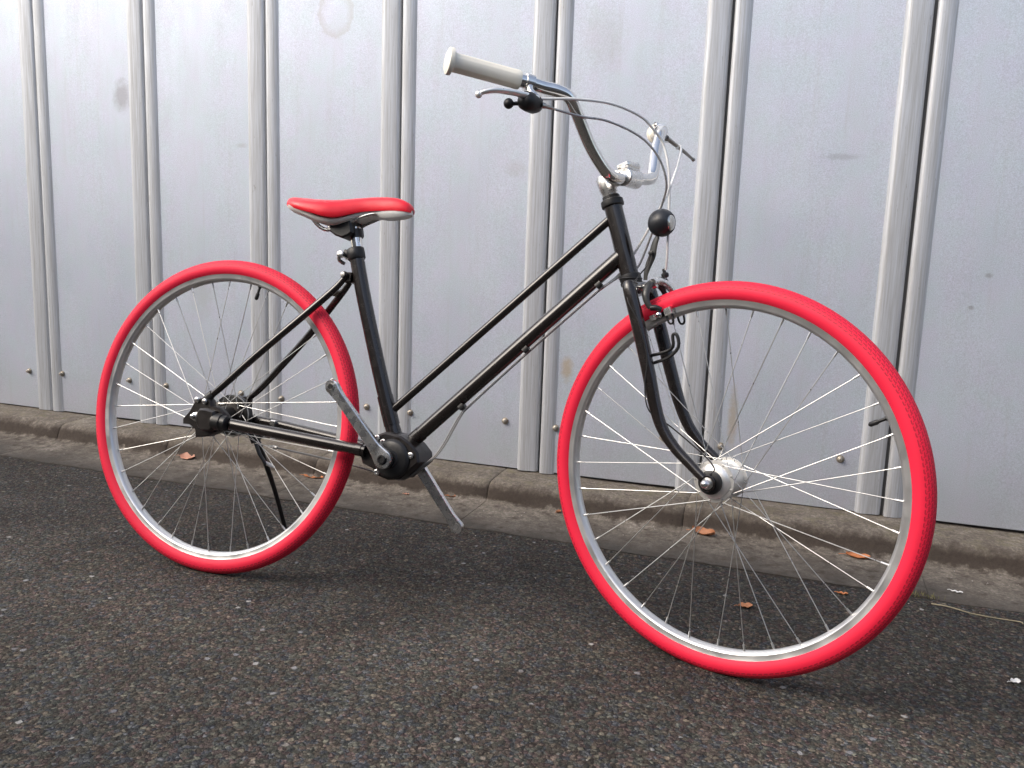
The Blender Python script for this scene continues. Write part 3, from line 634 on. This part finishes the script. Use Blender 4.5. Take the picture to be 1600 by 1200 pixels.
def grip(a_, b_):
    a_, b_ = V(a_), V(b_); d = (a_-b_).normalized(); Ln = (a_-b_).length; g = G(); n = 40
    u = (Z-d*Z.dot(d)).normalized(); b2 = d.cross(u); vs = []; fs = []
    prof_ = [(0.0118, 0), (0.0150, 0.001), (0.0158, 0.004), (0.0158, 0.012), (0.0156, 0.015), (0.0156, Ln-0.012), (0.0160, Ln-0.007), (0.0160, Ln-0.006), (0.0215, Ln-0.004), (0.0222, Ln-0.001), (0.0215, Ln+0.003), (0.016, Ln+0.0055), (0.004, Ln+0.0065)]
    for i, (r, o_) in enumerate(prof_):
        for j in range(n):
            t = 2*math.pi*j/n; rr = r-(0.0015 if i in (4, 5) and j % 10 == 3 else 0)
            vs.append(b_+d*o_+(u*math.cos(t)+b2*math.sin(t))*rr)
    for i in range(len(prof_)-1):
        for j in range(n): fs.append((i*n+j, i*n+(j+1) % n, (i+1)*n+(j+1) % n, (i+1)*n+j))
    fs.append(tuple(range(n))[::-1]); fs.append(tuple((len(prof_)-1)*n+j for j in range(n)))
    g.add(vs, fs); return g
grip(st(-0.0431, -0.345, 0.3566), st(0.0155, -0.243, 0.3210)).obj('grip', MT['grip'], bar, 30)
grip(st(-0.0341, 0.345, 0.367), st(0.0193, 0.243, 0.3268)).obj('grip', MT['grip'], bar, 30)
# brake levers
def lever(cl, bend, pts_, rad, mat, knob):
    c_, d = V(cl), V(bend).normalized(); g = G()
    lathe(g, c_-d*0.008, d, [(0.0118, 0), (0.0145, 0.001), (0.0145, 0.015), (0.0118, 0.016)], 20)
    e = (V(pts_[-1])-c_); f = (e-d*e.dot(d)).normalized()
    tube(g, [c_+f*0.010, c_+f*0.022, V(pts_[-1])], [0.0075, 0.0070, 0.0065], 12, sm=3)
    ball(g, c_-f*0.0135+AX*0.002, 0.0062, 12, 8); 
    o_ = g.obj('brake_lever', MT['alu'], bike)
    g = G(); tube(g, pts_, rad, 12, sm=5, flat=(1, 0.75)); ball(g, pts_[0], knob, 14, 10); g.obj('lever_blade', mat, o_)
    g = G(); q = pts_[-1]; lathe(g, c_-f*0.017, -L if knob > .005 else L, [(0.0038, -0.004), (0.0038, 0.004)], 8); g.obj('clamp_screw', MT['plastic'], o_)
    return o_
dn = st(0.0155, -0.243, 0.3210)-st(0.0350, -0.205, 0.3080)
lever(st(0.0226, -0.229, 0.3164), dn, [st(-0.0118, -0.330, 0.2875), st(-0.0033, -0.325, 0.2890), st(0.0088, -0.310, 0.2895), st(0.0183, -0.283, 0.2887), st(0.0282, -0.258, 0.2845), st(0.0335, -0.232, 0.2825)], [0.0042, 0.0050, 0.0058, 0.0062, 0.0064, 0.0064], MT['hub'], 0.0062)
df = st(0.0193, 0.243, 0.3268)-st(0.0450, 0.195, 0.3080)
lever(st(0.0300, 0.224, 0.3195), df, [st(0.0486, 0.310, 0.2640), st(0.0500, 0.285, 0.2690), st(0.0510, 0.255, 0.2760), st(0.0490, 0.225, 0.2860), st(0.0460, 0.208, 0.2940)], [0.0036, 0.0040, 0.0046, 0.0054, 0.0058], MT['steel'], 0.0045)
# gear shifter under the near grip
g = G(); ball(g, st(0.0200, -0.238, 0.2795), 0.0165, 18, 12, (1.15, 0.85, 0.72))
lathe(g, st(0.0225, -0.235, 0.2790), L, [(0.0095, -0.026), (0.0150, -0.020), (0.0165, -0.010), (0.0165, 0.006), (0.0130, 0.016), (0.006, 0.020)], 18)
sh = g.obj('gear_shifter', MT['plastic'], bike, 60)
g = G(); tube(g, [st(0.014, -0.250, 0.279), st(0.002, -0.262, 0.281)], 0.0035, 8); ball(g, st(-0.0020, -0.2660, 0.2822), 0.0088, 12, 8); g.obj('shift_lever', MT['plastic'], sh)
g = G(); lathe(g, st(0.0370, -0.222, 0.2700), (st(0.0625, -0.15, 0.2548)-st(0.0491, -0.20, 0.2625)), [(0.0045, -0.006), (0.0050, 0.0), (0.0038, 0.004), (0.0034, 0.012), (0.0024, 0.020)], 12); g.obj('cable_adjuster', MT['steel'], sh)
# cables
g = G(); tube(g, [st(*q) for q in ((0.0335, -0.228, 0.2830), (0.0386, -0.215, 0.2834), (0.0692, -0.17, 0.2792), (0.0961, -0.10, 0.2745), (0.1149, -0.04, 0.2564), (0.1209, -0.01, 0.2332), (0.1231, 0.01, 0.2079), (0.1205, 0.012, 0.1634), (0.1104, 0.012, 0.1209), (0.0957, 0.012, 0.0715), (0.0771, 0.014, 0.0171), (0.0640, 0.020, -0.0090))], 0.0024, 10, sm=6); g.obj('brake_cable', MT['whitecable'], bike)
g = G(); tube(g, [st(*q) for q in ((0.0450, -0.205, 0.2640), (0.0625, -0.15, 0.2548), (0.0821, -0.10, 0.2486), (0.1102, -0.05, 0.2176), (0.1215, -0.02, 0.1782), (0.1150, 0.0, 0.1352), (0.088, 0.015, 0.105), (0.035, 0.030, 0.050), (0.005, 0.026, 0.015))]+[bk(0.868, 0.700, 0.014), bk(0.8300, 0.6660, -0.004)], 0.0021, 10, sm=6); g.obj('shift_cable', MT['cable'], bike)
g = G(); tube(g, [st(*q) for q in ((0.0500, 0.235, 0.2740), (0.0560, 0.240, 0.2790), (0.0670, 0.215, 0.2600), (0.0760, 0.160, 0.2150), (0.0880, 0.10, 0.1752), (0.0900, 0.05, 0.1348), (0.0568, 0.03, 0.0884), (0.008, 0.022, 0.042))]+[bk(0.864, 0.702, 0.012), bk(0.8300, 0.668, 0.004)], 0.0024, 10, sm=6); g.obj('brake_cable', MT['whitecable'], bike)
for w_ in (-0.006, 0.004):
    g = G(); tube(g, [bk(0.834, 0.6695, w_), bk(0.8283, 0.6655, w_), bk(0.6967, 0.5355, w_), bk(0.5900, 0.4255, w_), bk(0.5740, 0.4060, w_-0.001), bk(0.5600, 0.376, w_-0.004), bk(0.5470, 0.345, w_-0.008), bk(0.5310, 0.3180, w_-0.012), bk(0.508, 0.2960, w_-0.014), bk(0.46, 0.262, 0.0), bk(0.40, 0.262, 0.03), bk(0.290, 0.2740, 0.045), bk(0.105, 0.2860, 0.056)],
                [0.0012, 0.0012, 0.0012, 0.0012, 0.0015, 0.0016, 0.0016, 0.0016, 0.0016, 0.0016, 0.0018, 0.0022, 0.0022], 8, sm=5)
    g.obj('cable_run', MT['run'], bike)
g = G(); lathe(g, bk(0.104, 0.286, 0.056), bk(-1, 0.06, 0.05), [(0.0042, -0.012), (0.0042, 0.0), (0.0028, 0.002), (0.0028, 0.010), (0.0012, 0.012), (0.0012, 0.05)], 10); g.obj('cable_end', MT['alu'], bike)

# lamp ----------------------------------------------------------------------
LC = st(0.0877, 0, 0.0709); LD = (S*math.cos(R(19))-AX*math.sin(R(19))).normalized(); RL = 0.0252
g = G(); prof_ = []
for i in range(17):
    t = math.pi-(math.pi-math.asin(0.0165/RL))*i/16
    prof_.append((max(RL*math.sin(t), 0.0004), RL*math.cos(t)))
prof_ += [(0.0158, RL*math.cos(math.asin(0.0165/RL))+0.0006), (0.0150, RL*math.cos(math.asin(0.0165/RL))-0.002)]
lathe(g, LC, LD, prof_, 36); lamp = g.obj('lamp', MT['matblack'], bike, 40)
g = G(); lathe(g, LC+LD*0.0172, LD, [(0.0152, 0), (0.0150, 0.0016), (0.0120, 0.0036), (0.006, 0.0050), (0.0005, 0.0054)], 28); g.obj('lens', MT['lens'], lamp, 60)
g = G()
path = smooth([st(0.0740, 0, 0.050), st(0.0665, 0, 0.0420), st(0.0590, 0, 0.0300), st(0.0540, 0, 0.0200), st(0.0430, 0, 0.0070), st(0.0340, 0, -0.0060), st(0.0290, 0, -0.0180)], 4)
tube(g, path, [0.0050+0.0035*math.sin(math.pi*min(1, i/(len(path)-1)*1.1)) for i in range(len(path))], 10, up=(L+S*0.25), flat=(1, 0.28)); g.obj('lamp_bracket', MT['grey'], lamp)
g = G(); lathe(g, st(0.0560, -0.006, 0.0240), -L, [(0.0045, 0), (0.0045, 0.003), (0.003, 0.0035)], 10); g.obj('bracket_bolt', MT['plastic'], lamp)
# dynamo wire
g = G(); tube(g, [st(*q) for q in ((0.0870, -0.052, -0.386), (0.0938, -0.045, -0.380), (0.0899, -0.042, -0.3672), (0.0728, -0.038, -0.3443), (0.0325, -0.042, -0.2921), (0.0080, -0.062, -0.2557), (0.012, -0.063, -0.2102), (0.026, -0.058, -0.1644), (0.026, -0.058, -0.10), (0.016, -0.058, -0.048), (0.030, -0.030, -0.016), (0.044, -0.010, 0.004), (0.055, -0.006, 0.022))], 0.0013, 8, sm=5); g.obj('dynamo_wire', MT['wire'], bike)
g = G(); lathe(g, P0+AX*-0.006, (AX+S*0.25).normalized(), [(0.0212, -0.0015), (0.0224, 0), (0.0212, 0.0015)], 28, cap=False); g.obj('wire_tie', MT['wire'], bike)

# saddle --------------------------------------------------------------------
SEC = [(0.1485, 0.032, 0.8235, 0.808), (0.154, 0.048, 0.8262, 0.804), (0.163, 0.061, 0.8262, 0.8030), (0.180, 0.069, 0.8250, 0.7985), (0.205, 0.072, 0.8235, 0.7925), (0.232, 0.071, 0.8228, 0.7870), (0.255, 0.066, 0.8235, 0.7825), (0.276, 0.056, 0.8260, 0.7830), (0.300, 0.043, 0.8295, 0.7920), (0.325, 0.032, 0.8325, 0.8005), (0.355, 0.0255, 0.8345, 0.8045), (0.385, 0.0225, 0.8335, 0.8065), (0.405, 0.0195, 0.829, 0.8065), (0.417, 0.0150, 0.822, 0.8060), (0.4235, 0.0080, 0.814, 0.8055)]
def loft(secs, fn, n):
    g = G(); vs = []; fs = []
    for s_ in secs: vs += fn(s_)
    k_ = len(fn(secs[0])); m = len(secs)
    for i in range(m-1):
        for j in range(k_): fs.append((i*k_+j, i*k_+(j+1) % k_, (i+1)*k_+(j+1) % k_, (i+1)*k_+j))
    fs.append(tuple(range(k_))[::-1]); fs.append(tuple((m-1)*k_+j for j in range(k_)))
    return g.add(vs, fs)
def interp(secs, n):
    A = smooth([V((*s_,)) if len(s_) == 3 else V(s_) for s_ in secs], n); return [tuple(q) for q in A]
SEC2 = interp(SEC, 4)
def top(s_):
    u_, hw, vc, ve = s_; out = []
    for j in range(25):
        t = -1+2*j/24; ang = t*math.pi/2
        wv = hw*math.copysign(abs(math.sin(ang))**0.85, t); dv = (1-abs(math.cos(ang))**0.75)
        out.append(bk(u_, vc-(vc-ve)*dv-0.0016*math.exp(-(wv/0.006)**2), wv))
    out.append(bk(u_, ve-0.0030, hw*0.96)); out.append(bk(u_, ve+0.004, hw*0.5)); out.append(bk(u_, ve+0.004, -hw*0.5)); out.append(bk(u_, ve-0.0030, -hw*0.96))
    return out
saddle = loft(SEC2, top, 0).obj('saddle', MT['saddle'], bike, 50)
SH = [(0.1560, 0.052, 0.8055, 0.7965), (0.172, 0.067, 0.8005, 0.7890), (0.200, 0.068, 0.7940, 0.7800), (0.230, 0.060, 0.7830, 0.770), (0.258, 0.055, 0.7770, 0.768), (0.280, 0.045, 0.7800, 0.774), (0.302, 0.036, 0.7890, 0.782), (0.325, 0.0275, 0.7985, 0.7900), (0.345, 0.0235, 0.8030, 0.7915), (0.365, 0.0225, 0.8045, 0.7895), (0.390, 0.0205, 0.8050, 0.7915), (0.410, 0.0165, 0.8045, 0.7945), (0.4215, 0.0080, 0.8040, 0.7985)]
def shell(s_):
    u_, hw, vt, vb = s_
    return [bk(u_, vt, -hw), bk(u_, vt+0.004, -hw*0.9), bk(u_, vt+0.006, 0), bk(u_, vt+0.004, hw*0.9), bk(u_, vt, hw), bk(u_, (vt+vb)/2-0.001, hw*0.95), bk(u_, vb, hw*0.70), bk(u_, vb+0.002, 0), bk(u_, vb, -hw*0.70), bk(u_, (vt+vb)/2-0.001, -hw*0.95)]
loft(interp(SH, 3), shell, 0).obj('saddle_shell', MT['white'], saddle, 50)
for s_ in (-1, 1):
    g = G(); tube(g, [bk(*q[:2], s_*q[2]) for q in ((0.395, 0.798, 0.010), (0.348, 0.797, 0.018), (0.3185, 0.7885, 0.022), (0.2899, 0.7755, 0.022), (0.2678, 0.7678, 0.022), (0.250, 0.7612, 0.023), (0.236, 0.7602, 0.025), (0.222, 0.7670, 0.028), (0.205, 0.784, 0.032))], 0.0042, 10, sm=5); g.obj('saddle_rail', MT['alu'], saddle)
g = G(); prism(g, [(0.246, 0.7720), (0.263, 0.7770), (0.2960, 0.7840), (0.302, 0.7560), (0.296, 0.7500), (0.280, 0.7430), (0.262, 0.7480), (0.248, 0.7570)], (0, -0.028, 0), X, Z, Y, 0.056, 0.004)
tube(g, [bk(0.2945, 0.765, 0), bk(0.3000, 0.7480, 0)], 0.0135, 18)
g.obj('saddle_clamp', MT['plastic'], bike, 40)
g = G(); tube(g, [bk(0.2918, 0.770, 0), bk(0.305, 0.720, 0), bk(0.312, 0.68, 0)], 0.0122, 20); g.obj('seatpost', MT['chrome'], bike)

# kickstand and drum brake arm -------------------------------------------------
ks0, ks1 = bk(0.028, 0.312, 0.078), bk(0.0105, 0.272, 0.0)
RL_ = M.Rotation(LEAN, 4, 'X')                     # world -> bike
foot = RL_ @ V((0.013, 0.282, 0.006))
g = G(); box(g, bk(0.030, 0.318, 0.080), bk(0.85, 0.5, 0), bk(-0.5, 0.85, 0), Y, 0.034, 0.060, 0.006, 0.002)
kick = g.obj('kickstand', MT['plastic'], bike)
top_ = bk(0.036, 0.300, 0.086)
g = G(); tube(g, [top_, top_.lerp(foot, 0.5)+V((0.004, 0.002, 0)), foot], [0.0070, 0.0056, 0.0052], 12, sm=4); lathe(g, foot-Z*0.004, Z, [(0.009, 0), (0.009, 0.008)], 12); g.obj('kickstand_leg', MT['plastic'], kick)
g = G(); tube(g, [bk(0.034, 0.295, 0.082), bk(0.050, 0.262, 0.086), bk(0.068, 0.240, 0.090)], [0.007, 0.008, 0.006], 10, flat=(1, 0.5)); g.obj('kick_tab', MT['wire'], kick)
g = G(); tube(g, [bk(0.064, 0.2445, 0.090), bk(0.074, 0.2395, 0.095), bk(0.082, 0.235, 0.100)], [0.0040, 0.0046, 0.0030], 10); g.obj('tab_end', MT['white'], kick)
g = G(); tube(g, [bk(0.030, 0.335, 0.058), bk(0.070, 0.322, 0.060), bk(0.105, 0.318, 0.060)], [0.010, 0.007, 0.006], 10, flat=(1, 0.6)); arm = g.obj('brake_arm', MT['plastic'], bike)
g = G(); box(g, bk(0.1040, 0.334, 0.058), bk(1, -0.06, -0.06), Y, bk(0.06, 1, 0), 0.013, 0.026, 0.024, 0.002); g.obj('arm_clip', MT['alu'], arm)

# ------------------------------------------------------------------ litter
def leaf(name, loc, ln, wd, mat, label, rz, curl, tilt=0.0, cat='leaf', group='dry leaves in the gutter'):
    n, m = 10, 6; g = G(); vs = []; fs = []
    for side in (0, 1):
        for i in range(n+1):
            t = i/n; hw = wd/2*math.sin(math.pi*min(1, t*0.97+0.015))**0.8*(1+0.12*math.sin(9*t))
            for j in range(m+1):
                q = -1+2*j/m
                vs.append(((t-0.5)*ln, hw*q, curl*abs(q)**1.6*wd+curl*ln*0.35*(2*t-1)**2-0.0007*side+0.0012+0.0012*math.sin(14*t+3*q)))
    s1 = (n+1)*(m+1)
    for i in range(n):
        for j in range(m):
            q = i*(m+1)+j; fs.append((q, q+1, q+m+2, q+m+1)); fs.append((s1+q, s1+q+m+1, s1+q+m+2, s1+q+1))
    for i in range(n):
        for j in (0, m):
            q = i*(m+1)+j; fs.append((q, q+m+1, s1+q+m+1, s1+q))
    g.add(vs, fs); tube(g, [(-ln*0.5, 0, 0.002+curl*ln*0.3), (-ln*0.66, wd*0.1, 0.003), (-ln*0.8, wd*0.05, 0.002)], 0.0007, 5)
    o_ = g.obj(name, mat, None, 70); o_.location = loc; o_.rotation_euler = (tilt, 0, rz); return tag(o_, label, cat, group)
leaf('dry_leaf', (-0.685, 0.738, 0.0110), 0.052, 0.036, MT['leaf_pink'], 'pale pinkish dry leaf in the gutter behind the rear wheel hub', 0.2, 0.12, 0.45)
leaf('dry_leaf', (-0.205, 0.738, 0.0035), 0.070, 0.030, MT['leaf_orange'], 'flat orange dry leaf in the gutter seen through the front of the rear wheel', 0.0, 0.10)
leaf('dry_leaf', (0.985, 0.735, 0.0035), 0.062, 0.030, MT['leaf_brown'], 'curled orange brown leaf at the kerb foot below the front hub', -0.25, 0.35, 0.3)
leaf('dry_leaf', (1.360, 0.728, 0.0035), 0.056, 0.028, MT['leaf_orange'], 'orange leaf at the kerb foot near the front rim of the front wheel', -0.1, 0.22, 0.1)
leaf('dry_leaf', (1.129, 0.311, 0.001), 0.030, 0.024, MT['leaf_brown'], 'small round brown leaf on the asphalt seen through the front spokes', 0.4, 0.15)
leaf('dry_leaf', (1.322, 0.475, 0.001), 0.022, 0.012, MT['leaf_orange'], 'tiny orange leaf scrap on the asphalt edge behind the front wheel', 0.0, 0.15)
leaf('dry_leaf', (0.258, 0.745, 0.0035), 0.026, 0.014, MT['leaf_orange'], 'tiny orange leaf at the kerb foot right of the lower crank arm', 0.1, 0.2)
leaf('dry_leaf', (0.132, 0.706, 0.0035), 0.016, 0.009, MT['leaf_pink'], 'tiny pale leaf scrap on the gutter below the gear housing', 0.1, 0.2)
leaf('dry_leaf', (0.585, 0.742, 0.0035), 0.018, 0.014, MT['leaf_brown'], 'small brown leaf showing left of the front tyre in the gutter', 1.2, 0.3)
leaf('paper_scrap', (1.603, 0.178, 0.001), 0.019, 0.014, MT['paper'], 'white paper scrap on the asphalt near the right edge', 0.5, 0.25, 0.1, 'litter', 'litter on the road')
leaf('paper_scrap', (1.562, 0.592, 0.0035), 0.024, 0.007, MT['paper'], 'narrow white scrap on the gutter right of the front wheel', -0.1, 0.1, 0.0, 'litter', 'litter on the road')
g = G(); tube(g, [(1.501, 0.497, 0.003), (1.535, 0.483, 0.007), (1.575, 0.474, 0.004), (1.625, 0.472, 0.003), (1.664, 0.470, 0.004), (1.668, 0.462, 0.003)], [0.0014, 0.0014, 0.0012, 0.0011, 0.0012, 0.0008], 6, sm=5)
tag(g.obj('straw', MT['straw']), 'thin dry straw lying on the asphalt right of the front wheel', 'straw')
# weeds and grit
g = G()
for i in range(90):
    x, y = 1.465+random.gauss(0, 0.03), 0.535+random.gauss(0, 0.006); an = random.uniform(0, 6.28); hgt = random.uniform(0.004, 0.012); r = random.uniform(0.002, 0.005)
    dx, dy = math.cos(an)*r, math.sin(an)*r
    g.add([(x-dy*.3, y+dx*.3, 0.002), (x+dy*.3, y-dx*.3, 0.002), (x+dx, y+dy, 0.002+hgt)], [(0, 1, 2)])
o = g.obj('weeds', MT['moss']); o['kind'] = 'stuff'
g = G()
for i in range(520):
    if i < 300: x, y, z = random.uniform(-2.2, 2.4), random.uniform(-0.75, 0.52), 0.0
    else: x, y, z = random.uniform(-2.2, 2.4), 0.745-abs(random.gauss(0, 0.07)), 0.0028
    r = random.choice((0.0009, 0.0010, 0.0012, 0.0014, 0.0018)); a0 = random.random()*6
    vs = [(x+r*math.cos(a0+q*1.257)*random.uniform(.7, 1.3), y+r*math.sin(a0+q*1.257)*random.uniform(.7, 1.3), z+r*0.35) for q in range(5)]
    g.add(vs+[(x, y, z+r*1.1), (x, y, z-0.001)], [(q, (q+1) % 5, 5) for q in range(5)]+[((q+1) % 5, q, 6) for q in range(5)])
o = g.obj('grit', MT['grit']); o['kind'] = 'stuff'
